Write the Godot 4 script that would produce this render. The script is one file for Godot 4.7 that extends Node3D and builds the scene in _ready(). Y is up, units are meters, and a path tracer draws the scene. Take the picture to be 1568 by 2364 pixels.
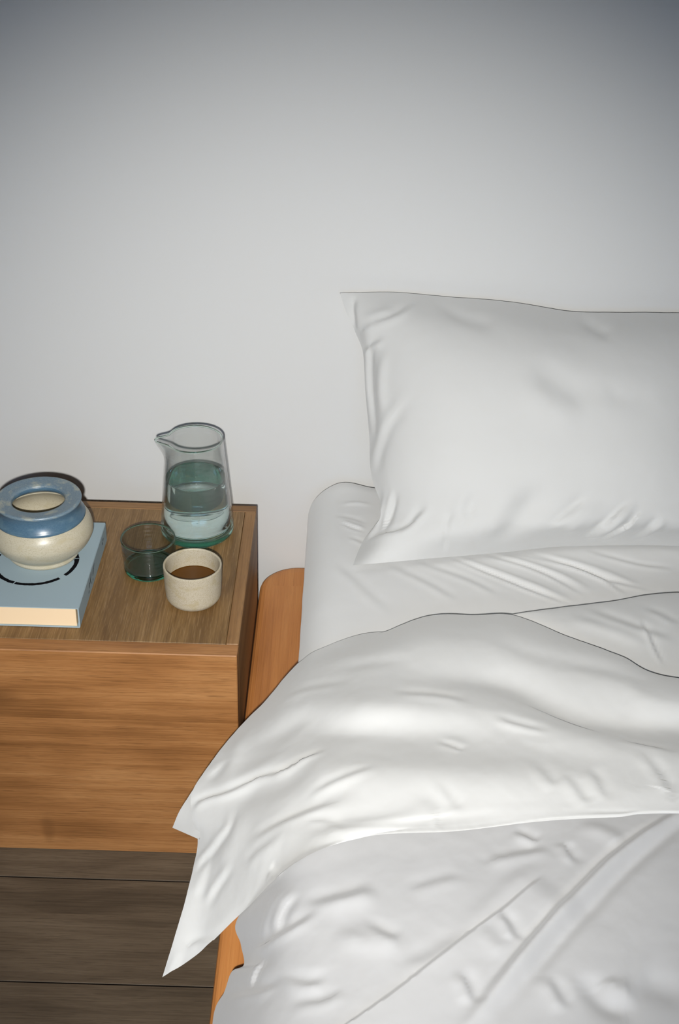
extends Node3D
# A bedroom corner by direct flash: oak bedside cabinet with a vase, book, carafe, tumbler and cup; bed with white linen.

var fibre := FastNoiseLite.new()
var cloud := FastNoiseLite.new()
var M := {}

const NET_TURNED := [[-51,384,439,-23,406,435,47,415,405,130,410,393,201,415,394,256,420,399,317,425,447,387,430,497,464,435,550,780,435,550,1100,435,550,1400,400,550,1470,250,550],[-58,381,447,-27,407,452,46,424,433,130,430,381,201,435,382,256,440,387,317,445,435,387,450,485,464,455,538,780,455,538,1100,455,538,1400,400,538,1470,250,538],[-71,374,463,-34,410,485,45,440,486,125,453,465,193,456,466,251,458,480,306,458,511,374,462,554,450,464,597,780,464,597,1100,464,597,1400,400,597,1470,250,597],[-93,366,500,-47,410,532,45,445,544,122,449,541,188,449,542,244,448,556,302,448,593,365,448,620,444,448,637,780,448,637,1100,448,637,1400,400,637,1470,250,637],[-115,356,525,-60,402,559,34,449,606,119,456,611,182,458,619,235,460,636,292,460,658,353,462,677,429,465,697,780,465,697,1100,465,697,1400,400,697,1470,250,697],[-138,354,568,-72,394,598,12,435,643,99,443,655,179,450,667,231,455,679,287,458,699,347,462,716,422,463,733,780,463,733,1100,463,733,1400,400,733,1470,250,733],[-159,350,612,-92,382,644,-3,441,712,96,454,733,173,458,742,224,460,746,280,461,748,341,462,754,416,462,761,780,462,761,1100,462,761,1400,400,761,1470,250,761],[-179,338,653,-111,368,685,-12,434,765,95,451,785,170,455,786,221,456,783,276,457,780,337,458,782,413,458,780,780,458,780,1100,458,780,1400,400,780,1470,250,780],[-178,324,683,-120,354,720,-42,414,785,34,444,808,119,448,804,189,452,802,270,455,792,334,456,790,412,457,786,780,457,786,1100,457,786,1400,400,786,1470,250,786],[-167,306,716,-123,336,761,-61,394,801,5,440,820,94,446,815,168,450,811,259,454,799,332,456,794,412,456,787,780,456,787,1100,456,787,1400,400,787,1470,250,787],[-176,280,788,-138,296,801,-80,357,821,-15,430,836,59,443,822,153,449,818,250,453,802,331,455,796,412,455,788,780,455,788,1100,455,788,1400,400,788,1470,250,788],[-196,232,861,-153,258,845,-100,319,833,-34,424,850,44,441,826,143,448,821,244,452,805,330,454,797,412,454,788,780,454,788,1100,454,788,1400,400,788,1470,250,788]]
const NET_TURNED_COLS := 13
const NET_FLAP := [[-168,341,625,-137,352,646],[-194,313,660,-163,330,677],[-204,294,676,-164,314,715]]
const NET_FLAP_COLS := 2
const NET_UNDER := [[216,402,383,266,411,376,304,414,369,395,415,347,515,416,319,780,416,319,1100,416,319,1400,400,319,1470,250,319],[216,420,373,266,429,366,304,432,359,395,433,337,515,434,309,780,434,309,1100,434,309,1400,400,309,1470,250,309],[215,420,387,265,428,377,310,434,385,391,437,396,495,438,402,780,438,402,1100,438,402,1400,400,402,1470,250,402],[213,418,405,263,423,394,316,428,418,387,430,467,476,430,500,780,430,500,1100,430,500,1400,400,500,1470,250,500],[211,418,440,259,420,440,311,422,460,380,424,516,465,424,557,780,424,557,1100,424,557,1400,400,557,1470,250,557]]
const NET_UNDER_COLS := 9
const NET_LOWER := [[-76,338,800,-35,402,809,45,419,779,148,422,778,252,422,757,342,422,748,427,422,740,780,422,740,1100,422,740,1400,400,740,1470,250,740],[-108,306,836,-49,397,880,30,420,855,139,425,836,241,424,811,332,425,806,415,425,795,780,425,795,1100,425,795,1400,400,795,1470,250,795],[-100,303,868,-47,396,924,30,422,913,130,428,897,228,429,881,320,427,876,399,428,868,780,428,868,1100,428,868,1400,400,868,1470,250,868],[-94,298,893,-49,392,956,26,423,962,123,429,952,216,428,942,310,428,938,386,428,929,780,428,929,1100,428,929,1400,400,929,1470,250,929],[-107,300,905,-50,390,973,24,423,986,120,429,979,212,428,969,306,428,965,381,427,956,780,427,956,1100,427,956,1400,400,956,1470,250,956],[-113,300,932,-51,386,993,22,422,1014,115,428,1010,206,428,1001,300,428,998,375,426,988,780,426,988,1100,426,988,1400,400,988,1470,250,988],[-123,295,973,-57,384,1040,18,422,1066,108,427,1066,195,427,1064,290,427,1060,361,424,1056,780,424,1056,1100,424,1056,1400,400,1056,1470,250,1056],[-105,295,1120,-57,384,1120,18,422,1120,108,427,1120,195,427,1120,290,427,1120,361,424,1120,780,424,1120,1100,424,1120,1400,400,1120,1470,250,1120],[-105,295,1400,-57,384,1400,18,422,1400,108,427,1400,195,427,1400,290,427,1400,361,424,1400,780,424,1400,1100,424,1400,1400,400,1400,1470,250,1400],[-105,295,1700,-57,384,1700,18,422,1700,108,427,1700,195,427,1700,290,427,1700,361,424,1700,780,424,1700,1100,424,1700,1400,400,1700,1470,250,1700],[-105,295,1900,-57,384,1900,18,422,1900,108,427,1900,195,427,1900,290,427,1900,361,424,1900,780,424,1900,1100,424,1900,1400,400,1900,1470,250,1900],[-105,300,1930,-57,300,1930,18,300,1930,108,300,1930,195,300,1930,290,300,1930,361,300,1930,780,300,1930,1100,300,1930,1400,400,1930,1470,250,1930]]
const NET_LOWER_COLS := 11
const NET_PILLOW := [[-9,744,-52,17,745,-52,70,747,-54,153,744,-51,264,739,-48,361,729,-41,471,730,-42,560,731,-42,622,729,-41,653,731,-42],[7,710,-27,32,717,-10,82,726,3,158,728,17,260,725,23,349,716,30,454,716,26,542,712,16,607,702,0,642,696,-17],[31,667,4,54,679,29,101,692,51,170,698,70,265,698,77,347,691,82,448,690,76,534,683,61,599,667,36,637,656,12],[38,614,42,62,630,69,107,646,93,173,656,113,263,659,118,342,656,120,442,656,113,528,648,96,595,631,67,634,616,40],[44,563,78,69,580,106,112,598,129,175,611,147,263,617,150,339,617,150,439,619,141,526,611,123,593,593,94,632,577,68],[50,507,118,76,525,144,118,544,166,179,558,182,264,566,184,339,569,181,440,571,172,527,563,156,595,545,128,635,527,104],[69,458,154,95,474,174,136,491,192,194,505,203,276,515,203,348,520,198,449,522,190,535,516,177,602,499,154,640,482,136],[39,414,164,67,437,194,112,451,207,175,464,215,264,473,213,341,479,209,450,480,203,542,474,192,613,460,176,651,444,164],[24,412,229,54,412,223,101,412,213,169,412,199,266,412,179,350,412,159,469,412,148,566,412,146,634,412,153,665,412,166]]
const NET_PILLOW_COLS := 10
const FOLDS_TURNED := [
	["c",0.0046,0.009,[-105,359,765,-63,398,770,-22,428,773,19,442,772]],
	["c",0.0039,0.008,[-33,426,750,13,446,740,60,452,722]],
	["c",0.0039,0.008,[-79,396,682,-46,418,677,-3,434,677]],
	["c",0.0039,0.01,[73,455,586,129,454,586,183,458,604]],
	["c",0.0039,0.008,[198,459,627,234,459,645,276,461,659]],
	["c",0.0033,0.008,[-113,341,776,-134,311,784,-151,284,801]],
	["v",-0.0034,0.0184,[203,449,426,242,457,481,301,458,509,372,461,531,442,464,580]],
	["v",-0.0068,0.024,[62,450,546,177,449,545,244,447,561,305,452,610,373,451,637,433,455,655]],
	["v",-0.0037,0.0184,[-131,364,619,-95,383,605,-67,400,603,-36,416,600,-13,428,627,12,434,642,83,444,657,147,447,675]],
	["v",0.0045,0.0345,[-98,375,551,-39,417,576,45,451,617,127,453,628]],
	["v",0.0045,0.0345,[-67,399,693,18,448,738,122,456,738,224,460,746,325,463,755]],
	["c",0.0059,0.007,[-181,322,687,-174,332,675,-162,344,672,-129,359,675,-90,380,673,-57,411,684,-28,429,678,2,438,671]],
	["v",0.004,0.018,[-165,345,652,-124,364,662,-86,387,658,-42,413,650]],
	["v",-0.004,0.02,[-144,347,688,-100,374,694,-56,413,707,-13,438,706]],
	["v",0.003,0.0138,[-116,366,559,-127,365,616,-137,356,662]],
	["c",0.0039,0.008,[-122,358,687,-126,350,724,-140,327,735,-159,306,743,-165,297,761]],
	["v",0.003,0.0161,[-110,366,698,-113,356,737,-125,336,755,-143,313,765]],
	["c",0.0025,0.0092,[-147,321,738,-155,298,771,-166,285,789]],
	["c",0.0034,0.0069,[-172,256,835,-164,260,834,-152,266,833,-132,276,839,-111,302,836]],
	["c",0.003,0.0069,[-173,255,835,-182,240,855,-187,234,860]],
	["c",0.0039,0.008,[-71,373,817,-64,376,825,-59,388,843]],
	["v",-0.0026,0.0138,[93,454,750,127,455,780,149,451,798]],
	["c",0.003,0.0103,[121,458,747,140,455,777,153,451,803]],
	["c",0.0034,0.0103,[277,461,730,293,460,766,304,457,781]],
	["c",0.0034,0.0103,[310,461,718,317,461,749,322,458,779]],
	["c",0.0048,0.0115,[372,464,691,388,464,721,398,464,755,389,461,769]],
	["v",0.0015,0.0115,[381,463,685,399,464,717,408,464,749]],
	["c",0.003,0.0115,[244,457,706,256,461,742,269,460,759]],
	["v",0.0011,0.0069,[130,445,659,155,448,669,165,451,683]],
	["c",0.003,0.0069,[126,444,665,151,451,681,161,452,690]],
	["v",-0.003,0.0149,[163,458,619,211,457,645,244,458,660,281,459,678]],
	["v",0.0011,0.0092,[223,456,657,253,457,673,283,458,689]],
	["c",0.003,0.0115,[218,451,575,288,453,616,342,456,651]],
	["c",0.003,0.0092,[351,461,664,390,463,681,423,467,695]],
	["v",-0.0023,0.0138,[-74,388,756,-32,420,759,8,444,759,49,451,754]],
	["v",0.0023,0.0161,[-83,375,786,-41,413,791,-1,434,786,44,446,781]],
	["c",0.0025,0.0092,[-103,350,791,-83,373,788,-56,404,792]],
	["c",0.002,0.008,[-31,419,786,-1,434,799,19,443,822]],
	["c",0.0025,0.0115,[-76,389,532,-29,419,538,28,440,552]],
	["v",-0.0023,0.0138,[-7,425,503,51,443,509,109,451,512]],
	["c",0.003,0.0103,[-140,359,612,-150,356,630,-166,345,640]],
	["c",0.002,0.0069,[119,452,792,124,449,802,122,448,819]]]
const FOLDS_LOWER := [
	["s",0.0055,0.085,[245,427,864,201,430,910,150,429,957,102,428,1002,57,428,1041,23,424,1067,-11,413,1090]],
	["v",0.0027,0.012,[248,426,842,222,428,866,195,429,894,161,430,931,131,430,961]],
	["v",0.0085,0.0085,[459,433,730,413,423,758,333,428,831,283,427,887,237,427,943,195,427,998,145,427,1065,115,426,1100]],
	["v",-0.0035,0.005,[459,439,725,402,424,759,323,427,824,272,427,882,226,428,939,183,428,995,135,427,1061]],
	["v",-0.006,0.009,[463,427,738,412,426,778,343,426,844,293,429,903,248,428,957,207,428,1011,157,427,1075]],
	["c",0.0049,0.0132,[-32,407,904,-6,416,900,28,422,894,56,424,879]],
	["v",0.0038,0.0154,[59,424,896,26,421,906,-12,415,915]],
	["c",0.0062,0.0099,[-88,322,891,-69,367,919,-37,404,927,2,418,908]],
	["c",0.0049,0.0099,[-29,409,879,-46,401,891,-54,392,909,-55,386,924]],
	["v",0.0024,0.0121,[-38,406,874,-57,389,878,-70,368,898,-83,338,900]],
	["c",0.0049,0.0088,[-69,364,934,-78,356,950,-85,347,964]],
	["c",0.0062,0.0099,[-50,389,978,-22,407,1003,5,418,1008]],
	["v",0.0019,0.011,[-47,395,975,-19,408,993,4,417,997]],
	["c",0.0049,0.0088,[-109,306,941,-74,359,978,-45,391,993]],
	["c",0.0043,0.0099,[38,423,930,61,428,953,81,429,961]],
	["v",0.0038,0.0132,[3,419,950,44,427,964,90,429,973]],
	["c",0.0062,0.011,[170,427,852,197,427,838,230,425,826,258,424,817]],
	["v",0.0019,0.0099,[173,427,843,197,427,831,230,426,819]],
	["c",0.0049,0.0088,[213,424,792,232,425,802,245,425,811]],
	["c",0.0049,0.0088,[271,426,808,275,427,826,281,426,848]],
	["v",0.0038,0.0132,[291,423,777,324,424,797,340,425,818]],
	["v",0.0024,0.0121,[158,429,942,174,429,967,187,428,981]],
	["c",0.0062,0.0088,[186,428,919,197,428,945,201,428,962]],
	["c",0.0062,0.0099,[138,429,999,147,429,1025,150,427,1044]],
	["v",0.0024,0.011,[242,428,995,249,428,1021,251,428,1045]],
	["c",0.0074,0.011,[230,429,999,238,428,1026,246,426,1046]],
	["v",-0.0075,0.0154,[274,429,994,278,427,1019,293,429,1036,321,425,1037]],
	["v",0.0048,0.0132,[288,429,1001,297,427,1018,323,426,1022]],
	["v",-0.0057,0.0198,[323,427,996,348,427,1009,378,426,1015]],
	["c",0.0038,0.0132,[67,428,1001,112,429,978,151,429,942]],
	["c",0.003,0.011,[83,428,895,117,427,878,157,427,866]],
	["c",0.0038,0.0099,[-40,398,1023,-4,416,1031,22,423,1020]]]
const FOLDS_UNDER := [
	["c",0.0052,0.012,[354,436,353,416,438,397,482,437,430]],
	["c",0.0039,0.01,[443,437,351,470,439,373,489,438,397]],
	["c",0.0039,0.005,[435,438,374,443,437,434,451,431,488]],
	["v",0.003,0.012,[326,435,381,383,436,410,450,434,449]]]
const FOLDS_PILLOW := [
	["c",0.0065,0.01,[19,687,-10,42,714,-1,81,731,-4,118,743,-40]],
	["v",0.004,0.01,[84,734,-14,50,724,-9,24,705,-9]],
	["v",-0.006,0.006,[15,744,-50,11,724,-30,18,689,-12]],
	["c",0.0052,0.007,[31,664,6,43,687,16,65,700,23]],
	["c",0.0065,0.009,[43,702,7,41,647,28,55,546,106]],
	["v",0.004,0.01,[65,691,30,60,644,57,65,588,96]],
	["c",0.0052,0.012,[112,649,95,74,595,101,58,545,112,55,508,125]],
	["c",0.0078,0.007,[86,511,156,79,469,161,64,439,178]],
	["v",0.005,0.007,[73,509,146,69,467,150,55,430,163,41,415,162]],
	["c",0.0065,0.008,[39,413,166,99,459,195,122,481,190,140,505,188]],
	["v",-0.003,0.005,[176,501,201,166,484,207,165,451,212,165,417,203]],
	["v",-0.008,0.022,[320,557,188,290,511,203,265,477,214,237,427,195]],
	["v",0.005,0.022,[271,555,188,242,504,206,218,461,214]],
	["c",0.0052,0.012,[204,540,192,190,503,203,203,486,212]],
	["c",0.0078,0.009,[383,434,176,402,480,206,450,524,189]],
	["v",0.005,0.009,[457,518,191,417,478,203,394,433,174]],
	["c",0.0078,0.008,[409,420,161,429,469,199,468,511,193]],
	["c",0.0078,0.01,[462,426,161,479,475,200,498,498,196]],
	["v",-0.005,0.026,[275,698,78,335,672,106,387,648,126]],
	["v",0.004,0.026,[255,683,95,314,650,127,368,624,144]],
	["v",-0.004,0.016,[375,728,-35,395,723,7,421,721,16]],
	["v",-0.003,0.02,[387,670,105,434,655,115,496,647,109]],
	["v",-0.004,0.018,[139,742,-43,192,732,7,245,729,14]],
	["c",0.0065,0.01,[316,483,213,347,500,207,385,532,193]],
	["v",0.004,0.012,[340,458,197,368,494,209,405,525,194]]]
const FOLDS_SHEET := [
	["c",0.0046,0.005,[165,402,176,235,402,228,292,402,267,358,402,309]],
	["v",0.004,0.007,[178,402,175,243,402,218,306,402,258,366,402,301]],
	["c",0.0046,0.006,[221,402,168,281,402,198,327,402,228,381,402,284]],
	["v",0.0035,0.007,[237,402,166,299,402,196,349,402,227,396,402,273]],
	["c",0.0039,0.006,[260,402,161,362,402,199,418,402,235,498,402,268]],
	["c",0.0039,0.006,[285,402,157,391,402,214,447,402,281]],
	["v",0.003,0.008,[310,402,158,406,402,206,477,402,261]],
	["c",0.0039,0.008,[387,402,149,472,402,188,533,402,198]],
	["c",0.0033,0.009,[109,402,191,203,402,246,248,402,288]],
	["c",0.0033,0.01,[75,402,205,142,402,260,184,402,304]],
	["v",0.003,0.005,[-2,402,81,24,402,98,47,402,110]],
	["c",0.0026,0.004,[-1,402,90,21,402,108,43,402,119]],
	["v",0.002,0.004,[1,402,35,27,402,28,57,402,32]],
	["c",0.0026,0.012,[-10,402,201,34,402,267,86,402,350]],
	["c",0.0026,0.006,[-9,402,69,20,402,78,48,402,95]],
	["c",0.0026,0.006,[13,402,134,34,402,145,48,402,160]]]


func _ready() -> void:
	# ---- camera, sky, lights, exposure ----
	var camera := Camera3D.new()
	camera.name = "camera"
	camera.fov = 42.61
	camera.position = Vector3(0, 1.543, 1.91)
	camera.rotation = Vector3(-0.552, -0.0005, 0.0298)
	camera.near = 0.05
	camera.current = true
	add_child(camera)
	var env := Environment.new()
	var sky := Sky.new()
	var air := ProceduralSkyMaterial.new()     # an even overcast evening sky outside the window
	air.sky_top_color = Color(0.55, 0.70, 0.88)
	air.sky_horizon_color = Color(0.64, 0.76, 0.90)
	air.ground_horizon_color = Color(0.42, 0.44, 0.46)
	air.ground_bottom_color = Color(0.30, 0.31, 0.32)
	air.sun_angle_max = 0.0
	air.sky_energy_multiplier = 2.05
	sky.sky_material = air
	env.background_mode = Environment.BG_SKY
	env.sky = sky
	env.tonemap_mode = Environment.TONE_MAPPER_LINEAR
	env.tonemap_exposure = 1.0
	env.sdfgi_enabled = true
	env.ssao_enabled = true
	env.ssil_enabled = true
	var world := WorldEnvironment.new()
	world.name = "environment"
	world.environment = env
	add_child(world)
	var flash := SpotLight3D.new()           # the camera's own flash, a little under and left of the lens
	flash.name = "camera_flash"
	flash.light_color = Color(1.0, 0.99, 0.97)
	flash.light_energy = 4.85
	flash.light_size = 0.012
	flash.spot_range = 12.0
	flash.spot_attenuation = 2.0
	flash.spot_angle = 31.0
	flash.spot_angle_attenuation = 1.0
	flash.shadow_enabled = true
	add_child(flash)
	flash.look_at_from_position(Vector3(-0.030, 1.4916, 1.941), Vector3(-0.027, 0.41, 0.313))

	noises()
	materials()
	room()
	bed_frame()
	mattress()
	duvet()
	pillow()
	bedside_cabinet()
	book()
	vase()
	carafe()
	tumbler()
	coffee_cup()

# ---------------------------------------------------------------- naming
func tag(o: Node3D, label: String, category: String, group := "") -> Node3D:
	o.set_meta("label", label)
	o.set_meta("category", category)
	if group != "":
		o.set_meta("group", group)
	return o

func thing(called: String, label: String, category: String, at: Vector3) -> Node3D:
	var o := Node3D.new()
	o.name = called
	add_child(o, true)
	o.position = at
	return tag(o, label, category)

func put(called: String, mesh: Mesh, material: Material, parent: Node) -> MeshInstance3D:
	var o := MeshInstance3D.new()
	o.name = called
	o.mesh = mesh
	o.material_override = material
	o.cast_shadow = GeometryInstance3D.SHADOW_CASTING_SETTING_ON
	parent.add_child(o, true)
	return o

func structure(called: String, mesh: Mesh, material: Material) -> MeshInstance3D:
	var o := put(called, mesh, material, self)
	o.set_meta("kind", "structure")
	return o

# ---------------------------------------------------------------- shapes
func begin() -> SurfaceTool:
	var st := SurfaceTool.new()
	st.begin(Mesh.PRIMITIVE_TRIANGLES)
	return st

# corners given anticlockwise as seen from outside
func face(st: SurfaceTool, pts: Array, grain: int) -> void:
	var n: Vector3 = (pts[1] - pts[0]).cross(pts[2] - pts[0]).normalized()
	for k in range(1, pts.size() - 1):
		for p in [pts[0], pts[k + 1], pts[k]]:
			st.set_normal(n)
			st.set_uv(flat_uv(p, n, grain))
			st.add_vertex(p)

# u runs along the grain axis, v across it, in metres
func flat_uv(p: Vector3, n: Vector3, grain: int) -> Vector2:
	var a := n.abs()
	var drop := 0 if a.x >= a.y and a.x >= a.z else (1 if a.y >= a.z else 2)
	var along := grain
	if along == drop:
		along = (drop + 1) % 3
	var across := 3 - drop - along
	return Vector2(p[along], p[across] + 0.37 * p[drop])

# a box with chamfered edges
func add_box(st: SurfaceTool, lo: Vector3, hi: Vector3, c: float, grain := 0) -> void:
	var P := func(s: Vector3, axis: int) -> Vector3:
		var q := Vector3.ZERO
		for k in 3:
			var inset := 0.0 if k == axis else c
			q[k] = hi[k] - inset if s[k] > 0 else lo[k] + inset
		return q
	for axis in 3:
		var u := (axis + 1) % 3
		var v := (axis + 2) % 3
		for side in [-1.0, 1.0]:
			var pts := []
			for c4 in [[-1, -1], [1, -1], [1, 1], [-1, 1]]:
				var s := Vector3.ZERO
				s[axis] = side
				s[u] = c4[0]
				s[v] = c4[1]
				pts.append(P.call(s, axis))
			if side < 0:
				pts.reverse()
			face(st, pts, grain)
	if c <= 0.0:
		return
	for axis in 3:                      # the twelve edges that run along this axis
		var u := (axis + 1) % 3
		var v := (axis + 2) % 3
		for su in [-1.0, 1.0]:
			for sv in [-1.0, 1.0]:
				var a := Vector3.ZERO
				a[axis] = -1
				a[u] = su
				a[v] = sv
				var b := a
				b[axis] = 1
				var pts := [P.call(a, u), P.call(b, u), P.call(b, v), P.call(a, v)]
				var n: Vector3 = (pts[1] - pts[0]).cross(pts[2] - pts[0])
				var out := Vector3.ZERO
				out[u] = su
				out[v] = sv
				if n.dot(out) < 0:
					pts.reverse()
				face(st, pts, grain)
	for sx in [-1.0, 1.0]:
		for sy in [-1.0, 1.0]:
			for sz in [-1.0, 1.0]:
				var s := Vector3(sx, sy, sz)
				var pts := [P.call(s, 0), P.call(s, 1), P.call(s, 2)]
				var n: Vector3 = (pts[1] - pts[0]).cross(pts[2] - pts[0])
				if n.dot(s) < 0:
					pts.reverse()
				face(st, pts, grain)

func box(lo: Vector3, hi: Vector3, c := 0.0, grain := 0) -> ArrayMesh:
	var st := begin()
	add_box(st, lo, hi, c, grain)
	return st.commit()

# a grid of points to a mesh; flip when the far side should face out
func grid_arrays(P: PackedVector3Array, nu: int, nv: int, flip: bool, closed_u := false) -> Array:
	var N := PackedVector3Array()
	N.resize(nu * nv)
	for i in nv:
		for j in nu:
			var j0 := j - 1
			var j1 := j + 1
			if closed_u:
				j0 = (j0 + nu - 1) % (nu - 1)
				j1 = j1 % (nu - 1)
			else:
				j0 = maxi(j0, 0)
				j1 = mini(j1, nu - 1)
			var du := P[i * nu + j1] - P[i * nu + j0]
			var dv := P[mini(i + 1, nv - 1) * nu + j] - P[maxi(i - 1, 0) * nu + j]
			var n := dv.cross(du).normalized()
			N[i * nu + j] = -n if flip else n
	var T := PackedInt32Array()
	T.resize((nu - 1) * (nv - 1) * 6)
	var k := 0
	for i in nv - 1:
		for j in nu - 1:
			var a := i * nu + j
			var q := [a, a + 1, a + nu, a + 1, a + nu + 1, a + nu]
			if flip:
				q = [a, a + nu, a + 1, a + 1, a + nu, a + nu + 1]
			for x in q:
				T[k] = x
				k += 1
	return [P, N, T]

func commit_grids(grids: Array, uvs: Array = []) -> ArrayMesh:
	var P := PackedVector3Array()
	var N := PackedVector3Array()
	var T := PackedInt32Array()
	var U := PackedVector2Array()
	for g in grids:
		var base := P.size()
		P.append_array(g[0])
		N.append_array(g[1])
		for x in g[2]:
			T.append(x + base)
	for u in uvs:
		U.append_array(u)
	var arrays := []
	arrays.resize(Mesh.ARRAY_MAX)
	arrays[Mesh.ARRAY_VERTEX] = P
	arrays[Mesh.ARRAY_NORMAL] = N
	if U.size() == P.size():
		arrays[Mesh.ARRAY_TEX_UV] = U
	arrays[Mesh.ARRAY_INDEX] = T
	var m := ArrayMesh.new()
	m.add_surface_from_arrays(Mesh.PRIMITIVE_TRIANGLES, arrays)
	return m

# a profile of Vector2(radius, height), listed so that outside lies to its right going up, turned about y.
# shape(angle, point) may push a point about.
func lathe(profile: Array, segments := 96, shape = null) -> ArrayMesh:
	var prof := smooth_profile(profile)
	var P := PackedVector3Array()
	var U := PackedVector2Array()
	var nv := prof.size()
	var nu := segments + 1
	var run := 0.0
	for i in nv:
		var p: Vector2 = prof[i]
		run += p.distance_to(prof[maxi(i - 1, 0)])
		for j in nu:
			var a := TAU * float(j % segments) / segments
			var q := Vector3(p.x * cos(a), p.y, p.x * sin(a))
			if shape != null:
				q = shape.call(a, q)
			P.append(q)
			U.append(Vector2(float(j) / segments, run))
	return commit_grids([grid_arrays(P, nu, nv, false, true)], [U])

# points marked with z = 1 keep a crisp corner; between the others the profile runs smoothly
func smooth_profile(profile: Array) -> Array:
	var out := []
	var n := profile.size()
	for i in n - 1:
		var p1: Vector3 = profile[i]
		var p2: Vector3 = profile[i + 1]
		var p0: Vector3 = profile[i - 1] if i > 0 and p1.z < 0.5 else p1 * 2.0 - p2
		var p3: Vector3 = profile[i + 2] if i + 2 < n and p2.z < 0.5 else p2 * 2.0 - p1
		var steps := clampi(int(p1.distance_to(Vector3(p2.x, p2.y, p1.z)) / 0.0012), 2, 60)
		for s in steps:
			var q := p1.cubic_interpolate(p2, p0, p3, float(s) / steps)
			out.append(Vector2(maxf(q.x, 0.0), q.y))
	var e: Vector3 = profile[n - 1]
	out.append(Vector2(e.x, e.y))
	return out

func pv(list: Array, corners := []) -> Array:
	var out := []
	for i in list.size() / 2:
		out.append(Vector3(list[2 * i], list[2 * i + 1], 1.0 if i in corners else 0.0))
	return out

# ---------------------------------------------------------------- cloth
func net_points(net: Array, cols: int) -> Array:
	var rows := []
	for r in net:
		var row := []
		for j in cols:
			row.append(Vector3(r[3 * j], r[3 * j + 1], r[3 * j + 2]) * 0.001)
		rows.append(row)
	return rows

func net_at(rows: Array, i: int, j: int) -> Vector3:
	var R := rows.size()
	var K: int = rows[0].size()
	if i < 0:
		return net_at(rows, 0, j) * 2.0 - net_at(rows, 1, j)
	if i >= R:
		return net_at(rows, R - 1, j) * 2.0 - net_at(rows, R - 2, j)
	if j < 0:
		return rows[i][0] * 2.0 - rows[i][1]
	if j >= K:
		return rows[i][K - 1] * 2.0 - rows[i][K - 2]
	return rows[i][j]

# a smooth surface through a net of points; us and vs say where to sample it, in net steps
func net_surface(rows: Array, us: PackedFloat32Array, vs: PackedFloat32Array) -> PackedVector3Array:
	var out := PackedVector3Array()
	var R := rows.size()
	var K: int = rows[0].size()
	for v in vs:
		var i := mini(int(v), R - 2)
		var t := v - i
		var line := []                  # the net's columns at this v
		for j in range(-1, K + 1):
			line.append(net_at(rows, i, j).cubic_interpolate(net_at(rows, i + 1, j), net_at(rows, i - 1, j), net_at(rows, i + 2, j), t))
		for u in us:
			var j := mini(int(u), K - 2)
			out.append(line[j + 1].cubic_interpolate(line[j + 2], line[j], line[j + 3], u - j))
	return out

# sample places so that each net step is cut into pieces of about the given length
func samples(rows: Array, along_u: bool, step: float, coarse_from: float, coarse_step: float) -> PackedFloat32Array:
	var out := PackedFloat32Array()
	var K: int = rows[0].size() if along_u else rows.size()
	for k in K - 1:
		var length := 0.0
		if along_u:
			for r in rows:
				length = maxf(length, r[k].distance_to(r[k + 1]))
		else:
			for j in rows[0].size():
				length = maxf(length, rows[k][j].distance_to(rows[k + 1][j]))
		var n := maxi(2, int(ceil(length / (coarse_step if k >= coarse_from else step))))
		for s in n:
			out.append(k + float(s) / n)
	out.append(K - 1)
	return out

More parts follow.
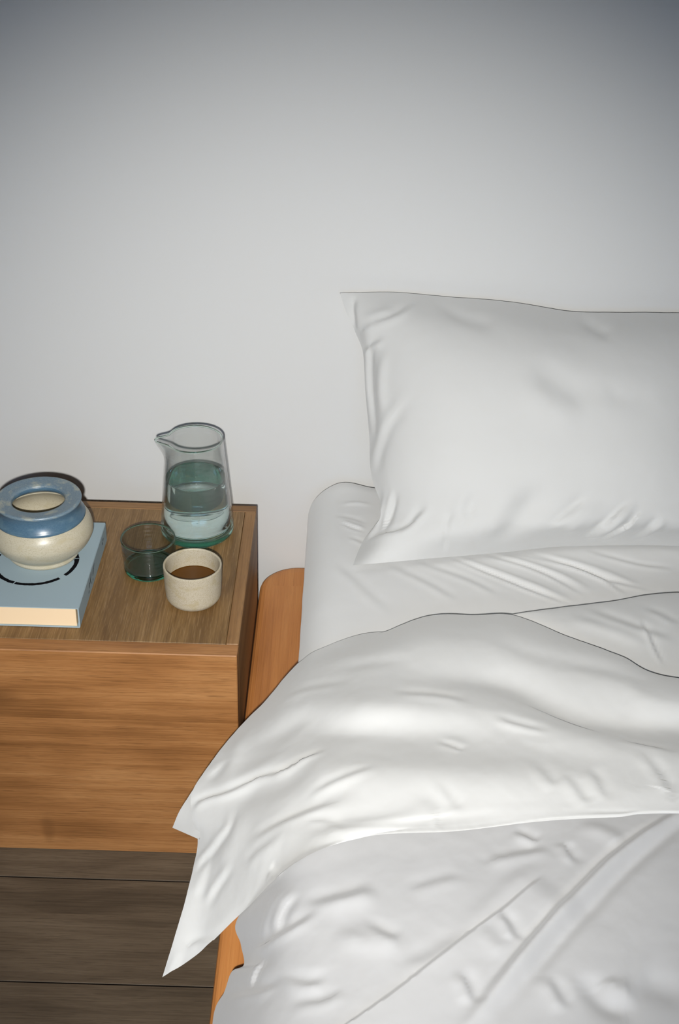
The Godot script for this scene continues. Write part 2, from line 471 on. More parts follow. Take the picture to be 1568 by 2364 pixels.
# presses creases and raises ridges along polylines, and adds the small unevenness of washed cotton
func wrinkle(P: PackedVector3Array, nu: int, nv: int, folds: Array, rough: float, flip := false) -> PackedVector3Array:
	var base := grid_arrays(P, nu, nv, flip)
	var N: PackedVector3Array = base[1]
	var D := PackedFloat32Array()
	D.resize(P.size())
	for f in folds:
		var kind: String = f[0]
		var amp: float = f[1]
		var w: float = f[2]
		var pts := []
		for k in f[3].size() / 3:
			pts.append(Vector3(f[3][3 * k], f[3][3 * k + 1], f[3][3 * k + 2]) * 0.001)
		var curve := []
		for k in pts.size() - 1:
			var p0: Vector3 = pts[k - 1] if k > 0 else pts[0] * 2.0 - pts[1]
			var p3: Vector3 = pts[k + 2] if k + 2 < pts.size() else pts[k + 1] * 2.0 - pts[k]
			for s in 4:
				curve.append(pts[k].cubic_interpolate(pts[k + 1], p0, p3, s / 4.0))
		curve.append(pts[-1])
		var box_ := AABB(curve[0], Vector3.ZERO)
		for c in curve:
			box_ = box_.expand(c)
		box_ = box_.grow(w * 3.2)
		var n := curve.size() - 1
		for i in P.size():
			var p := P[i]
			if not box_.has_point(p):
				continue
			var best := 1e9
			var along := 0.0
			var side := 1.0
			for k in n:
				var a: Vector3 = curve[k]
				var ab: Vector3 = curve[k + 1] - a
				var t: float = clampf((p - a).dot(ab) / ab.length_squared(), 0.0, 1.0)
				var q := p - (a + ab * t)
				var d := q.length_squared()
				if d < best:
					best = d
					along = (k + t) / n
					side = ab.cross(N[i]).dot(q)
			var d := sqrt(best)
			if d > w * 3.2:
				continue
			var ends := smoothstep(0.0, 0.35, along) * smoothstep(0.0, 0.35, 1.0 - along)
			if kind == "s":
				ends = smoothstep(0.0, 0.10, along) * smoothstep(0.0, 0.10, 1.0 - along)
				var h := exp(-d * d / (w * w)) if side < 0.0 else maxf(0.0, 1.0 - d / 0.004)
				D[i] += amp * ends * h
			elif kind == "c":                # a crease: one side up, the other down
				D[i] += amp * ends * signf(side) * (d / w) * exp(-d * d / (w * w))
			else:
				D[i] += amp * ends * exp(-d * d / (w * w))
	var out := PackedVector3Array()
	out.resize(P.size())
	for i in P.size():
		var p := P[i]
		var q := p * 100.0
		var d := D[i] + rough * (cloud.get_noise_3d(q.x * 14.0, q.y * 14.0, q.z * 14.0) + 0.35 * cloud.get_noise_3d(q.x * 40.0, q.y * 40.0, q.z * 40.0) + 0.12 * cloud.get_noise_3d(q.x * 110.0, q.y * 110.0, q.z * 110.0))
		out[i] = p + N[i] * d
	return out

# nothing sinks into the mattress: points are moved out to its rounded surface
const BLOCK_LOW := Vector2(-0.053, -0.062)
const BLOCK_HIGH := Vector2(1.42, 1.94)
const BLOCK_ROUND := 0.055
const BLOCK_TOP := 0.402
func clear_of_mattress(P: PackedVector3Array, gap: float) -> PackedVector3Array:
	var r := BLOCK_ROUND
	for i in P.size():
		var p := P[i]
		var q := Vector3(clampf(p.x, BLOCK_LOW.x + r, BLOCK_HIGH.x - r), minf(p.y, BLOCK_TOP - r), clampf(p.z, BLOCK_LOW.y + r, BLOCK_HIGH.y - r))
		var v := p - q
		var d := v.length()
		if d < r + gap:
			P[i] = q + (v / d if d > 0.001 else Vector3.UP) * (r + gap)
	return P

# the second face of a filled or doubled cloth: the first pushed back along its normals, meeting it at the rim
func lining(P: PackedVector3Array, nu: int, nv: int, thick: float, rim: float, back := Vector3.ZERO) -> PackedVector3Array:
	var N: PackedVector3Array = grid_arrays(P, nu, nv, false)[1]
	var out := PackedVector3Array()
	out.resize(P.size())
	for i in nv:
		for j in nu:
			var k := i * nu + j
			var e := INF
			for b in [i * nu, i * nu + nu - 1, j, (nv - 1) * nu + j]:
				e = minf(e, P[k].distance_to(P[b]))
			var s := clampf(e / rim, 0.0, 1.0)
			out[k] = P[k] - (N[k] if back == Vector3.ZERO else back) * thick * (s * s * (3.0 - 2.0 * s) if back == Vector3.ZERO else s * (2.0 - s))
	return out

func cloth(net: Array, cols: int, folds: Array, rough: float, step: float, coarse_u: float, coarse_v: float, thick: float, rim: float, back := Vector3.ZERO) -> ArrayMesh:
	var rows := net_points(net, cols)
	var us := samples(rows, true, step, coarse_u, 0.03)
	var vs := samples(rows, false, step, coarse_v, 0.03)
	var P := net_surface(rows, us, vs)
	P = clear_of_mattress(P, 0.007)
	P = wrinkle(P, us.size(), vs.size(), folds, rough)
	P = clear_of_mattress(P, 0.005)
	var grids := [grid_arrays(P, us.size(), vs.size(), false)]
	if thick > 0.0:
		grids.append(grid_arrays(clear_of_mattress(lining(P, us.size(), vs.size(), thick, rim, back), 0.0045), us.size(), vs.size(), true))
	return commit_grids(grids)

# ---------------------------------------------------------------- materials
func noises() -> void:
	fibre.seed = 7
	fibre.noise_type = FastNoiseLite.TYPE_SIMPLEX_SMOOTH
	fibre.frequency = 1.0
	fibre.fractal_type = FastNoiseLite.FRACTAL_FBM
	fibre.fractal_octaves = 3
	cloud.seed = 21
	cloud.noise_type = FastNoiseLite.TYPE_SIMPLEX_SMOOTH
	cloud.frequency = 0.01
	cloud.fractal_type = FastNoiseLite.FRACTAL_NONE

func plain(albedo: Color, roughness: float, specular := 0.5) -> StandardMaterial3D:
	var m := StandardMaterial3D.new()
	m.albedo_color = albedo
	m.roughness = roughness
	m.metallic_specular = specular
	return m

# wood: growth rings drawn out along u, fine pores, and broad clouds of tone. sizes in metres
func wood(w: int, h: int, lu: float, lv: float, dark: Color, mid: Color, light: Color, rings: float, arch: float, pores: float, blotch: float, seed_: float, patches := [], flecks := 0.0) -> StandardMaterial3D:
	var im := Image.create(w, h, false, Image.FORMAT_RGB8)
	var bump := Image.create(w, h, false, Image.FORMAT_RGB8)
	for y in h:
		var v := lv * y / h
		for x in w:
			var u := lu * x / w
			var bend := fibre.get_noise_3d(u * 2.2, v * 5.0, seed_) * arch
			var r := fibre.get_noise_2d((v + bend) * rings + seed_ * 3.0, u * 1.2 + seed_)
			var fine := fibre.get_noise_3d(u * 4.5, v * 420.0, seed_ + 4.0)
			var pore := fibre.get_noise_3d(u * 18.0, v * 900.0, seed_ + 9.0)
			var tone := fibre.get_noise_3d(u * 3.2, v * 4.5, seed_ + 17.0)
			var t := 0.5 + 0.38 * r + 0.30 * fine + blotch * tone
			var c := dark.lerp(mid, clampf(t * 2.0, 0.0, 1.0)).lerp(light, clampf(t * 2.0 - 1.0, 0.0, 1.0))
			var p := clampf((pore - 0.15) * 2.4, 0.0, 1.0) * pores
			c = c.lerp(dark.darkened(0.25), p)
			if flecks > 0.0:
				c = c.lerp(light.lightened(0.12), clampf((-pore - 0.18) * 2.6, 0.0, 1.0) * flecks)
			for q in patches:
				var e := Vector2((wrapf(u - q[0], -lu / 2, lu / 2)) / q[2], (wrapf(v - q[1], -lv / 2, lv / 2)) / q[3]).length() + 0.8 * tone
				c = c.lerp(dark.darkened(0.12), smoothstep(1.1, 0.2, e) * q[4])
			im.set_pixel(x, y, c)
			var b := clampf(0.6 + 0.25 * fine - 0.6 * p, 0.0, 1.0)
			bump.set_pixel(x, y, Color(b, b, b))
	var m := StandardMaterial3D.new()
	m.albedo_texture = ImageTexture.create_from_image(im)
	m.uv1_scale = Vector3(1.0 / lu, 1.0 / lv, 1)
	m.roughness = 0.5
	m.heightmap_enabled = true
	m.heightmap_texture = ImageTexture.create_from_image(bump)
	m.heightmap_scale = 0.02
	return m

func glass(tint: Color) -> StandardMaterial3D:
	var m := StandardMaterial3D.new()
	m.albedo_color = Color(tint.r, tint.g, tint.b, 0.0)
	m.roughness = 0.0
	m.refraction_enabled = true
	m.refraction_scale = 0.05
	m.transparency = BaseMaterial3D.TRANSPARENCY_ALPHA
	return m

# a thin wall of glass: light goes straight through it, a little of the tint stays
func sheet_glass(tint: Color, share: float) -> StandardMaterial3D:
	var m := StandardMaterial3D.new()
	m.albedo_color = Color(tint.r, tint.g, tint.b, share)
	m.roughness = 0.04
	m.transparency = BaseMaterial3D.TRANSPARENCY_ALPHA
	return m

func speckled(base: Color, spot: Color, amount: float, stain: Color, stain_amount: float, seed_: float) -> StandardMaterial3D:
	var n := 512
	var im := Image.create(n, n, false, Image.FORMAT_RGB8)
	for y in n:
		for x in n:
			var a := TAU * x / n
			var q := Vector3(cos(a), sin(a), 6.0 * y / n)
			var s := fibre.get_noise_3dv(q * 30.0 + Vector3.ONE * seed_)
			var s2 := fibre.get_noise_3dv(q * 9.0 + Vector3.ONE * (seed_ + 5.0))
			var b := fibre.get_noise_3dv(q * 1.6 + Vector3.ONE * (seed_ + 11.0))
			var c := base.lerp(spot, clampf((s - 0.12) * 2.5, 0.0, 1.0) * amount)
			c = c.lerp(base.lightened(0.12), clampf(s2, 0.0, 1.0) * 0.5)
			c = c.lerp(stain, clampf((b + 0.25 * s2 - 0.12) * 2.2, 0.0, 1.0) * stain_amount)
			im.set_pixel(x, y, c)
	var m := StandardMaterial3D.new()
	m.albedo_texture = ImageTexture.create_from_image(im)
	m.uv1_scale = Vector3(1, 6.0, 1)
	return m

func materials() -> void:
	M.wall = plain(Color(0.80, 0.80, 0.795), 0.9, 0.2)
	M.ceiling = plain(Color(0.88, 0.88, 0.88), 0.9, 0.2)
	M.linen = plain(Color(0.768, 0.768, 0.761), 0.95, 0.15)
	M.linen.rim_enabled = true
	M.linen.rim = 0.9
	M.under = plain(Color(0.70, 0.70, 0.702), 0.95, 0.15)  # same white linen, darkened so the lower duvet looks less brightly lit
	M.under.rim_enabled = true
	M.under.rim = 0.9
	M.sheet = plain(Color(0.83, 0.83, 0.825), 0.95, 0.15)
	M.sheet.rim_enabled = true
	M.sheet.rim = 0.9
	M.front = wood(1024, 512, 0.62, 0.42, Color(0.46, 0.295, 0.145), Color(0.61, 0.415, 0.235), Color(0.715, 0.52, 0.325), 26.0, 0.012, 0.35, 0.45, 1.0, [[-0.375, 0.455, 0.05, 0.035, 0.6], [-0.30, 0.19, 0.012, 0.03, 0.35], [-0.42, 0.20, 0.10, 0.03, 0.25]])
	M.top = wood(512, 768, 0.40, 0.58, Color(0.385, 0.275, 0.145), Color(0.49, 0.37, 0.215), Color(0.60, 0.475, 0.315), 34.0, 0.05, 0.35, 0.30, 5.0, [], 0.55)
	M.edge = wood(512, 256, 0.5, 0.25, Color(0.40, 0.275, 0.15), Color(0.53, 0.385, 0.225), Color(0.64, 0.49, 0.32), 30.0, 0.01, 0.3, 0.3, 8.0)
	M.frame = wood(768, 512, 1.0, 0.4, Color(0.63, 0.40, 0.205), Color(0.74, 0.49, 0.265), Color(0.79, 0.55, 0.315), 22.0, 0.012, 0.12, 0.3, 12.0)
	for k in 3:
		var q := wood(768, 256, 1.4, 0.2, Color(0.26, 0.22, 0.17), Color(0.355, 0.305, 0.245), Color(0.42, 0.37, 0.305), 30.0, 0.035, 0.4, 0.35, 30.0 + 6.0 * k)
		q.roughness = 0.6
		M["floor%d" % k] = q
	M.joint = plain(Color(0.07, 0.055, 0.045), 0.9, 0.2)
	M.book = plain(Color(0.60, 0.668, 0.698), 0.75, 0.3)
	M.pages = plain(Color(0.90, 0.80, 0.66), 0.9, 0.2)
	M.ink = plain(Color(0.045, 0.045, 0.06), 0.8, 0.2)
	M.cream = speckled(Color(0.73, 0.70, 0.615), Color(0.58, 0.535, 0.44), 0.7, Color(0.68, 0.635, 0.515), 0.6, 3.0)
	M.cream.roughness = 0.35
	M.blue = speckled(Color(0.30, 0.41, 0.485), Color(0.22, 0.32, 0.42), 0.8, Color(0.38, 0.48, 0.53), 0.8, 40.0)
	M.blue.roughness = 0.3
	M.rim = speckled(Color(0.45, 0.52, 0.555), Color(0.25, 0.35, 0.49), 0.9, Color(0.62, 0.63, 0.59), 0.9, 55.0)
	M.rim.roughness = 0.35
	M.cup = speckled(Color(0.715, 0.68, 0.60), Color(0.52, 0.46, 0.35), 0.8, Color(0.63, 0.57, 0.42), 0.45, 80.0)
	M.cup.roughness = 0.5
	M.coffee = plain(Color(0.35, 0.22, 0.065), 0.12, 0.3)
	M.clear = sheet_glass(Color(0.42, 0.50, 0.47), 0.06)
	M.rim_glass = glass(Color(0.90, 0.96, 0.93))
	M.base = sheet_glass(Color(0.52, 0.82, 0.75), 0.24)
	M.foot = glass(Color(0.72, 0.93, 0.88))
	M.water = glass(Color(0.90, 0.975, 0.955))
	M.water.refraction_scale = 0.033
	M.green = sheet_glass(Color(0.10, 0.14, 0.075), 0.15)
	M.green_rim = glass(Color(0.55, 0.70, 0.60))
	M.green_base = glass(Color(0.30, 0.66, 0.54))
	M.pane = plain(Color(1, 1, 1, 0.04), 0.0, 0.5)
	M.pane.transparency = BaseMaterial3D.TRANSPARENCY_ALPHA
	M.paint = plain(Color(0.85, 0.85, 0.84), 0.5, 0.4)

# ---------------------------------------------------------------- the room
const ROOM_LEFT := -1.9
const ROOM_RIGHT := 2.1
const WALL_BACK := -0.075
const ROOM_FRONT := 3.6
const ROOM_HEIGHT := 2.55

func room() -> void:
	var L := ROOM_LEFT
	var R := ROOM_RIGHT
	var B := WALL_BACK
	var F := ROOM_FRONT
	var H := ROOM_HEIGHT
	structure("wall_back", box(Vector3(L - 0.15, -0.1, B - 0.15), Vector3(R + 0.15, H + 0.1, B)), M.wall)
	structure("wall_left", box(Vector3(L - 0.15, -0.1, B), Vector3(L, H + 0.1, F)), M.wall)
	structure("wall_right", box(Vector3(R, -0.1, B), Vector3(R + 0.15, H + 0.1, F)), M.wall)
	var st := begin()                    # the wall behind the camera, with the window opening
	var a := Vector3(-0.75, 0.85, F)
	var b := Vector3(0.85, 2.15, F + 0.15)
	add_box(st, Vector3(L - 0.15, -0.1, F), Vector3(a.x, H + 0.1, F + 0.15), 0)
	add_box(st, Vector3(b.x, -0.1, F), Vector3(R + 0.15, H + 0.1, F + 0.15), 0)
	add_box(st, Vector3(a.x, -0.1, F), Vector3(b.x, a.y, F + 0.15), 0)
	add_box(st, Vector3(a.x, b.y, F), Vector3(b.x, H + 0.1, F + 0.15), 0)
	structure("wall_front", st.commit(), M.wall)
	structure("ceiling", box(Vector3(L, H, B), Vector3(R, H + 0.1, F)), M.ceiling)
	var window := Node3D.new()
	window.name = "window_1"
	window.set_meta("kind", "structure")
	add_child(window)
	st = begin()
	add_box(st, Vector3(a.x, a.y, F + 0.05), Vector3(a.x + 0.06, b.y, F + 0.11), 0.004)
	add_box(st, Vector3(b.x - 0.06, a.y, F + 0.05), Vector3(b.x, b.y, F + 0.11), 0.004)
	add_box(st, Vector3(a.x + 0.06, a.y, F + 0.05), Vector3(b.x - 0.06, a.y + 0.06, F + 0.11), 0.004)
	add_box(st, Vector3(a.x + 0.06, b.y - 0.06, F + 0.05), Vector3(b.x - 0.06, b.y, F + 0.11), 0.004)
	add_box(st, Vector3(0.02, a.y + 0.06, F + 0.05), Vector3(0.08, b.y - 0.06, F + 0.11), 0.004)
	put("window_frame", st.commit(), M.paint, window)
	for s in [[a.x + 0.06, 0.02], [0.08, b.x - 0.06]]:
		put("pane", box(Vector3(s[0], a.y + 0.06, F + 0.078), Vector3(s[1], b.y - 0.06, F + 0.082)), M.pane, window)
	# floor: a dark bed with oak boards laid along the back wall
	var floor_ := structure("floor", box(Vector3(L, -0.1, B), Vector3(R, -0.0015, F)), M.joint)
	var rng := RandomNumberGenerator.new()
	rng.seed = 4
	var z := 0.4976 - 0.1922 * 3.0
	var row := 0
	while z < F - 0.01:
		var z0 := maxf(z, B)
		var z1 := minf(z + 0.1922, F)
		var x := L
		var first := true
		while x < R - 0.01:
			var length := 1.9
			if first:
				length = [1.75, 2.35, 1.95, 1.6][row % 4] - 0.9
			first = false
			var x1 := minf(x + length, R)
			if R - x1 < 0.3:
				x1 = R
			var shift := Vector3(rng.randf() * 3.0, 0, rng.randf() * 3.0)
			var st2 := begin()
			var lo := Vector3(x + 0.0008, -0.0015, z0 + 0.0013)
			var hi := Vector3(x1 - 0.0008, 0.0, z1 - 0.0013)
			add_box(st2, lo + shift, hi + shift, 0.0003, 0)
			var plank := put("plank", st2.commit(), M["floor%d" % rng.randi_range(0, 2)], floor_)
			plank.position = -shift
			x = x1
		z += 0.1922
		row += 1

# ---------------------------------------------------------------- the bed
func rounded_outline(lo: Vector2, hi: Vector2, r: float, inset: float) -> Array:
	var out := []
	var rr := maxf(r - inset, 0.001)
	var corners := [Vector2(hi.x - r, hi.y - r), Vector2(lo.x + r, hi.y - r), Vector2(lo.x + r, lo.y + r), Vector2(hi.x - r, lo.y + r)]
	for k in 4:
		for s in 13:
			var a := PI / 2 * (k + s / 12.0)
			out.append(corners[k] + Vector2(cos(a), sin(a)) * rr)
	return out

# a board whose plan has round corners: rings of (inset, height) from the underside up
func rounded_board(lo: Vector2, hi: Vector2, r: float, rings: Array, grain: int) -> ArrayMesh:
	var st := begin()
	var lines := []
	for g in rings:
		var line := []
		for p in rounded_outline(lo, hi, r, g[0]):
			line.append(Vector3(p.x, g[1], p.y))
		lines.append(line)
	for k in lines.size() - 1:
		var n: int = lines[k].size()
		for i in n:
			var j := (i + 1) % n
			face(st, [lines[k][i], lines[k + 1][i], lines[k + 1][j], lines[k][j]], grain)
	var top: Array = lines[-1].duplicate()
	top.reverse()
	face(st, top, grain)
	face(st, lines[0], grain)
	return st.commit()

func bed_frame() -> void:
	var t := thing("bed_frame", "low orange-toned wooden bed platform with rounded corner beside the cabinet", "bed", Vector3.ZERO)
	put("platform", rounded_board(Vector2(-0.1365, -0.066), Vector2(1.50, 2.02), 0.07, [[0.004, 0.165], [0.0, 0.169], [0.0, 0.200], [0.0015, 0.2045], [0.005, 0.2075], [0.011, 0.2092], [0.022, 0.210]], 2), M.frame, t)
	for x in [-0.02, 1.38]:
		for z in [0.12, 1.86]:
			put("leg", box(Vector3(x - 0.04, 0.0, z - 0.04), Vector3(x + 0.04, 0.165, z + 0.04), 0.004, 1), M.frame, t)

# a sheet pulled over a block with a rounded rim; s and t run over the cloth
func over_block(s: float, t: float, lo: Vector2, hi: Vector2, r: float, top: float) -> Vector3:
	var p := Vector2(clampf(s, lo.x + r, hi.x - r), clampf(t, lo.y + r, hi.y - r))
	var d := Vector2(s, t) - p
	var len_ := d.length()
	if len_ < 1e-6:
		return Vector3(s, top, t)
	var dir := d / len_
	var a := len_ / r
	if a < PI / 2:
		var q := p + dir * r * sin(a)
		return Vector3(q.x, top - r * (1.0 - cos(a)), q.y)
	var q := p + dir * r
	return Vector3(q.x, maxf(top - r - (len_ - r * PI / 2), 0.2135), q.y)

func mattress() -> void:
	var t := thing("mattress", "thick mattress in a white fitted sheet, lying on the wooden platform", "mattress", Vector3.ZERO)
	var lo := BLOCK_LOW
	var hi := BLOCK_HIGH
	var ss := PackedFloat32Array()
	var ts := PackedFloat32Array()
	var x := lo.x - 0.135
	while x < hi.x + 0.14:
		ss.append(x)
		x += 0.004 if x < 0.62 else 0.03
	var z := lo.y - 0.135
	while z < hi.y + 0.14:
		ts.append(z)
		z += 0.004 if z < 0.50 else 0.03
	var P := PackedVector3Array()
	for v in ts:
		for u in ss:
			var p := over_block(u, v, lo, hi, BLOCK_ROUND, BLOCK_TOP)
			p.y += 0.012 * exp(-(pow(p.x - 0.012, 2) + pow(p.z + 0.05, 2)) / 0.0012)
			P.append(p)
	P = wrinkle(P, ss.size(), ts.size(), FOLDS_SHEET, 0.0004)
	put("fitted_sheet", commit_grids([grid_arrays(P, ss.size(), ts.size(), false)]), M.sheet, t)
	put("mattress_core", box(Vector3(lo.x + 0.012, 0.2115, lo.y + 0.012), Vector3(hi.x - 0.012, 0.38, hi.y - 0.012), 0.03), M.sheet, t)

func duvet() -> void:
	var t := thing("duvet", "rumpled white cotton duvet with its top turned back, hanging over the side of the bed", "duvet", Vector3.ZERO)
	put("turned_back_panel", cloth(NET_TURNED, NET_TURNED_COLS, FOLDS_TURNED, 0.0006, 0.0032, 8.0, 99.0, 0.005, 0.05), M.linen, t)
	put("hanging_corner", cloth(NET_FLAP, NET_FLAP_COLS, [], 0.0008, 0.003, 99.0, 99.0, 0.004, 0.02), M.linen, t)
	put("under_layer", cloth(NET_UNDER, NET_UNDER_COLS, FOLDS_UNDER, 0.0005, 0.004, 4.0, 99.0, 0.008, 0.04), M.linen, t)
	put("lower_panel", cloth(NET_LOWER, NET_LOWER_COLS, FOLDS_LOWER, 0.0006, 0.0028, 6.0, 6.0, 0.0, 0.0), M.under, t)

func pillow() -> void:
	var t := thing("pillow", "plump white pillow leaning against the wall at the head of the bed", "pillow", Vector3.ZERO)
	put("pillowcase", cloth(NET_PILLOW, NET_PILLOW_COLS, FOLDS_PILLOW, 0.0005, 0.0032, 7.0, 99.0, 0.115, 0.16, Vector3(0, 0.583, 0.813)), M.linen, t)

# ---------------------------------------------------------------- bedside cabinet
func bedside_cabinet() -> void:
	var t := thing("bedside_cabinet", "low square-edged wooden bedside cabinet with plain front, left of the bed", "cabinet", Vector3(-0.1381, 0, 0.031))
	var w := 0.62
	var d := 0.4085
	var h := 0.393
	put("front_panel", box(Vector3(-w, 0, d - 0.027), Vector3(0, h, d), 0.0012, 0), M.front, t)
	put("side_panel", box(Vector3(-0.018, 0, 0.020), Vector3(0, h, d - 0.0275), 0.001, 2), M.edge, t)
	put("side_panel", box(Vector3(-w, 0, 0.020), Vector3(-w + 0.018, h, d - 0.0275), 0.001, 2), M.edge, t)
	put("back_panel", box(Vector3(-w, 0, 0), Vector3(0, h, 0.0195), 0.001, 0), M.edge, t)
	put("top_panel", box(Vector3(-w + 0.0185, h - 0.02, 0.020), Vector3(-0.0185, h - 0.0004, d - 0.0275), 0.0006, 2), M.top, t)

# ---------------------------------------------------------------- on the cabinet
const SHELF := 0.393

func book() -> void:
	var t := thing("book", "pale grey-blue book with a black brushed ring, lying under the vase", "book", Vector3(-0.370, SHELF, 0.268))
	var w := 0.172
	var z := 0.1163
	var y := 0.0343
	var top := put("front_cover", box(Vector3(-w, y - 0.0012, -z), Vector3(0, y, z), 0.0004), M.book, t)
	put("back_cover", box(Vector3(-w, 0, -z), Vector3(0, 0.0016, z), 0.0004), M.book, t)
	var spine := put("spine", box(Vector3(-0.0016, 0.0017, -z), Vector3(0.0004, y - 0.0013, z), 0.0004), M.book, t)
	var st := begin()
	add_box(st, Vector3(-w + 0.002, 0.0017, -z + 0.001), Vector3(-0.0046, y - 0.0013, z - 0.0022), 0.0004)
	put("page_block", st.commit(), M.pages, t)
	# the printed ring: a brush stroke of uneven width with dry breaks
	st = begin()
	var rng := RandomNumberGenerator.new()
	rng.seed = 12
	var c := Vector2(-0.0855, -0.0013)
	var steps := 220
	var inner := PackedVector2Array()
	var outer := PackedVector2Array()
	for k in steps + 1:
		var a := TAU * k / steps
		var r := 0.0608 + 0.0006 * fibre.get_noise_1d(a * 4.0)
		var half := 0.0029 + 0.0006 * fibre.get_noise_1d(a * 9.0 + 40.0) + 0.0010 * exp(-pow(wrapf(a - deg_to_rad(-12), -PI, PI) / 0.18, 2))
		inner.append(c + Vector2(cos(a), sin(a)) * (r - half))
		outer.append(c + Vector2(cos(a), sin(a)) * (r + half))
	for k in steps:
		var deg := 360.0 * k / steps
		if (deg > 34.0 and deg < 43.5) or (deg > 196.0 and deg < 205.0):
			continue
		if k in [213, 66]:
			continue
		var q := []
		for p in [inner[k], inner[k + 1], outer[k + 1], outer[k]]:
			q.append(Vector3(p.x, y + 0.00012, p.y))
		face(st, q, 0)
	put("ring_print", st.commit(), M.ink, top)
	# the worn lettering on the spine
	st = begin()
	for s in [[-0.0865, 0.0215, 0.0060, 0.0030], [-0.0800, 0.0185, 0.0055, 0.0034], [-0.0060, 0.0260, 0.0100, 0.0022], [0.0030, 0.0215, 0.0130, 0.0032], [0.0080, 0.0110, 0.0040, 0.0024], [0.0180, 0.0120, 0.0040, 0.0020], [0.0190, 0.0260, 0.0100, 0.0022], [0.0260, 0.0215, 0.0110, 0.0030], [0.0340, 0.0180, 0.0100, 0.0028], [0.0420, 0.0120, 0.0060, 0.0022]]:
		var m := Vector2(s[0], s[1])
		var dir: Vector2 = Vector2(0.80, -0.60) * s[2] * 0.5
		var nor: Vector2 = dir.orthogonal().normalized() * s[3] * 0.5
		var q := []
		for p in [m - dir * 1.0 - nor * 0.4, m - dir * 0.2 - nor * 1.5, m + dir - nor * 0.5, m + dir + nor * 0.5, m + dir * 0.1 + nor * 1.4, m - dir + nor * 0.4]:
			q.append(Vector3(0.00055, p.y, p.x))
		q.reverse()
		face(st, q, 0)
	put("spine_lettering", st.commit(), M.ink, spine).set_meta("kind", "stuff")

func vase() -> void:
	var t := thing("vase", "squat round ceramic vase, cream with a blue glazed neck and rim, standing on the book", "vase", Vector3(-0.4487, SHELF + 0.0345, 0.2400))
	var uneven := func(a: float, q: Vector3) -> Vector3:
		var k := 1.0 + 0.012 * sin(a * 2.0 + 0.6) + 0.006 * sin(a * 3.0 + q.y * 60.0)
		return Vector3(q.x * k, q.y + 0.0012 * sin(a + 1.0) * q.y / 0.09, q.z * k)
	put("body", lathe(pv([0.0, 0.0, 0.046, 0.0, 0.0515, 0.0008, 0.0535, 0.004, 0.0530, 0.0075, 0.0555, 0.011, 0.0675, 0.022, 0.0752, 0.036, 0.0765, 0.046, 0.0735, 0.058, 0.0660, 0.0690, 0.0612, 0.0742, 0.0560, 0.0750, 0.0520, 0.0745, 0.0610, 0.064, 0.0660, 0.050, 0.0640, 0.034, 0.0540, 0.018, 0.035, 0.0105, 0.0, 0.0095], [0]), 96, uneven), M.cream, t)
	put("neck", lathe(pv([0.0560, 0.0735, 0.0666, 0.0684, 0.0676, 0.0672, 0.0676, 0.0700, 0.0648, 0.0745, 0.0624, 0.0800, 0.0615, 0.0850, 0.0622, 0.0905, 0.0634, 0.0930, 0.058, 0.0945, 0.042, 0.0935, 0.0385, 0.0900, 0.0400, 0.0850, 0.0480, 0.0790, 0.0560, 0.0735], [0, 1, 8, 14]), 96, uneven), M.blue, t)
	put("rim", lathe(pv([0.0632, 0.0928, 0.0641, 0.0945, 0.0634, 0.0966, 0.0610, 0.0975, 0.0520, 0.0964, 0.0435, 0.0955, 0.0395, 0.0935, 0.0390, 0.0905, 0.0420, 0.0920, 0.0632, 0.0928], [0, 7, 9]), 96, uneven), M.rim, t)

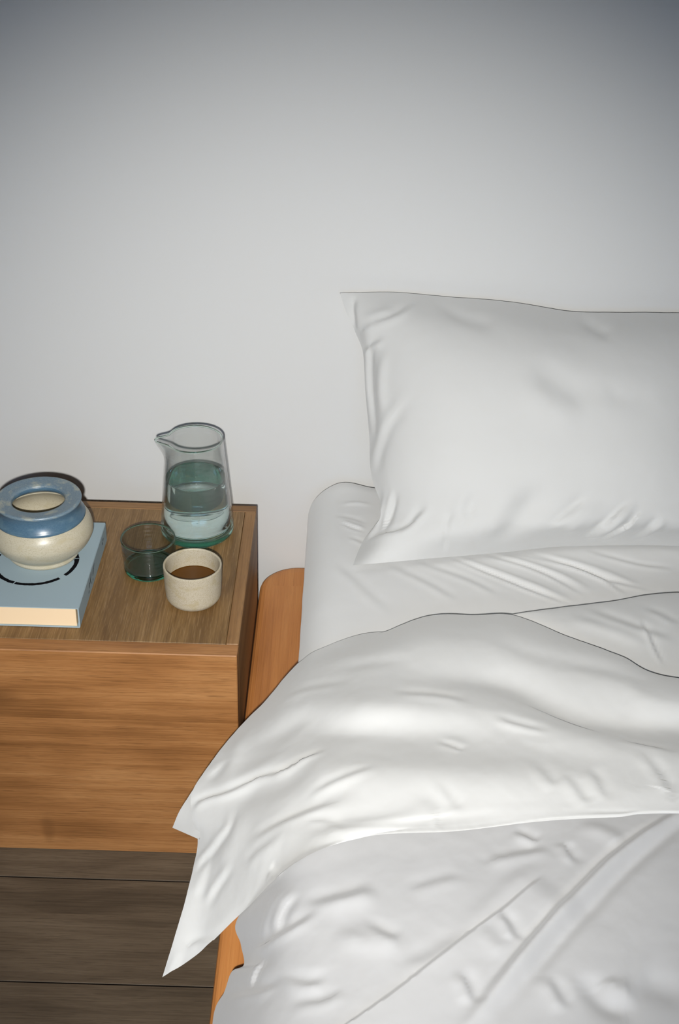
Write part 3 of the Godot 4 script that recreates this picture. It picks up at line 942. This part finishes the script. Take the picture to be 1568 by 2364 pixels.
func carafe() -> void:
	var t := thing("carafe", "clear glass carafe with a pouring lip, tapering upwards, at the back of the cabinet", "carafe", Vector3(-0.2291, SHELF + 0.0004, 0.1117))
	var lip := func(a: float, q: Vector3) -> Vector3:
		var off := wrapf(a - deg_to_rad(170.0), -PI, PI)
		var up := smoothstep(0.125, 0.169, q.y)
		var k := exp(-pow(off / 0.25, 2)) * up * up
		var r := Vector2(q.x, q.z).length()
		if r < 1e-4:
			return q
		var dir := Vector2(q.x, q.z) / r
		r += 0.00010 * sin(q.y * 830.0 + sin(q.y * 170.0) * 2.0)     # the faint ripples of blown glass
		r += 0.0165 * k - 0.0016 * exp(-pow((absf(off) - 0.55) / 0.22, 2)) * up
		return Vector3(dir.x * r, q.y + 0.0022 * k, dir.y * r)
	# the wall: up the outside, round the rim, down the inside
	put("glass_wall", lathe(pv([0.0585, 0.0130, 0.0585, 0.0160, 0.0520, 0.0900, 0.0465, 0.1500, 0.0451, 0.1662, 0.0427, 0.1662, 0.0441, 0.1500, 0.0496, 0.0900, 0.0560, 0.0160, 0.0560, 0.0130, 0.0585, 0.0130], [0, 4, 5, 9, 10]), 120, lip), M.clear, t)
	put("rim", lathe(pv([0.0427, 0.1662, 0.0451, 0.1662, 0.0452, 0.1680, 0.0446, 0.1692, 0.0439, 0.1695, 0.0431, 0.1691, 0.0425, 0.1680, 0.0427, 0.1662], [0, 1, 7]), 120, lip), M.rim_glass, t)
	put("glass_base", lathe(pv([0.0, 0.0032, 0.035, 0.0026, 0.0490, 0.0016, 0.0490, 0.0128, 0.030, 0.0160, 0.012, 0.0180, 0.0, 0.0183], [0, 2, 3]), 120), M.base, t)
	put("foot_ring", lathe(pv([0.0495, 0.0016, 0.0535, 0.0, 0.0575, 0.0020, 0.0588, 0.0068, 0.0586, 0.0122, 0.0570, 0.0128, 0.0530, 0.0124, 0.0495, 0.0126, 0.0495, 0.0016], [0, 8]), 120), M.foot, t)
	var w := thing("carafe_water", "clear water filling the glass carafe to just over half", "water", Vector3(-0.2291, SHELF + 0.0004, 0.1117))
	put("water_body", lathe(pv([0.0, 0.0205, 0.012, 0.0202, 0.030, 0.0185, 0.0510, 0.0158, 0.0536, 0.0175, 0.0539, 0.0210, 0.0481, 0.0890, 0.0473, 0.0980, 0.0471, 0.1004, 0.0462, 0.0996, 0.0440, 0.0990, 0.0, 0.0990], [0, 7, 8, 10]), 120), M.water, w)

func tumbler() -> void:
	var t := thing("tumbler", "small empty green glass tumbler with a thick base, between carafe and cup", "glass", Vector3(-0.2907, SHELF + 0.0004, 0.2274))
	var ripple := func(a: float, q: Vector3) -> Vector3:
		var k := 1.0 + 0.0035 * sin(q.y * 900.0 + 2.0 * sin(a)) * smoothstep(0.008, 0.016, q.y) + 0.006 * sin(a * 2.0)
		return Vector3(q.x * k, q.y, q.z * k)
	put("glass_wall", lathe(pv([0.0392, 0.0105, 0.0405, 0.0300, 0.0417, 0.0500, 0.0419, 0.0560, 0.0395, 0.0560, 0.0393, 0.0500, 0.0381, 0.0300, 0.0362, 0.0105, 0.0392, 0.0105], [0, 3, 4, 8]), 96, ripple), M.green, t)
	put("rim", lathe(pv([0.0395, 0.0560, 0.0419, 0.0560, 0.0419, 0.0572, 0.0413, 0.0581, 0.0407, 0.0583, 0.0401, 0.0581, 0.0395, 0.0572, 0.0395, 0.0560], [0, 1, 7]), 96, ripple), M.green_rim, t)
	put("glass_base", lathe(pv([0.0, 0.0010, 0.030, 0.0008, 0.0355, 0.0, 0.0380, 0.0016, 0.0390, 0.0050, 0.0391, 0.0102, 0.0360, 0.0102, 0.031, 0.0085, 0.0, 0.0078], [0, 5]), 96), M.green_base, t)

func coffee_cup() -> void:
	var t := thing("coffee_cup", "handleless cream speckled ceramic cup at the front of the cabinet, holding coffee", "cup", Vector3(-0.2145, SHELF, 0.3001))
	put("cup_wall", lathe(pv([0.0, 0.0006, 0.0330, 0.0004, 0.0370, 0.0016, 0.0398, 0.0052, 0.0414, 0.0120, 0.0425, 0.0300, 0.0432, 0.0520, 0.0434, 0.0590, 0.0428, 0.0607, 0.0412, 0.0609, 0.0402, 0.0598, 0.0398, 0.0560, 0.0392, 0.0300, 0.0378, 0.0090, 0.030, 0.0052, 0.0, 0.0050], [0]), 96), M.cup, t)
	var c := thing("coffee", "dark brown coffee half filling the cream cup", "coffee", Vector3(-0.2145, SHELF, 0.3001))
	put("coffee_body", lathe(pv([0.0, 0.0054, 0.029, 0.0056, 0.0374, 0.0094, 0.0388, 0.0298, 0.0389, 0.0316, 0.0380, 0.0311, 0.0360, 0.0310, 0.0, 0.0310], [0, 4]), 96), M.coffee, c)
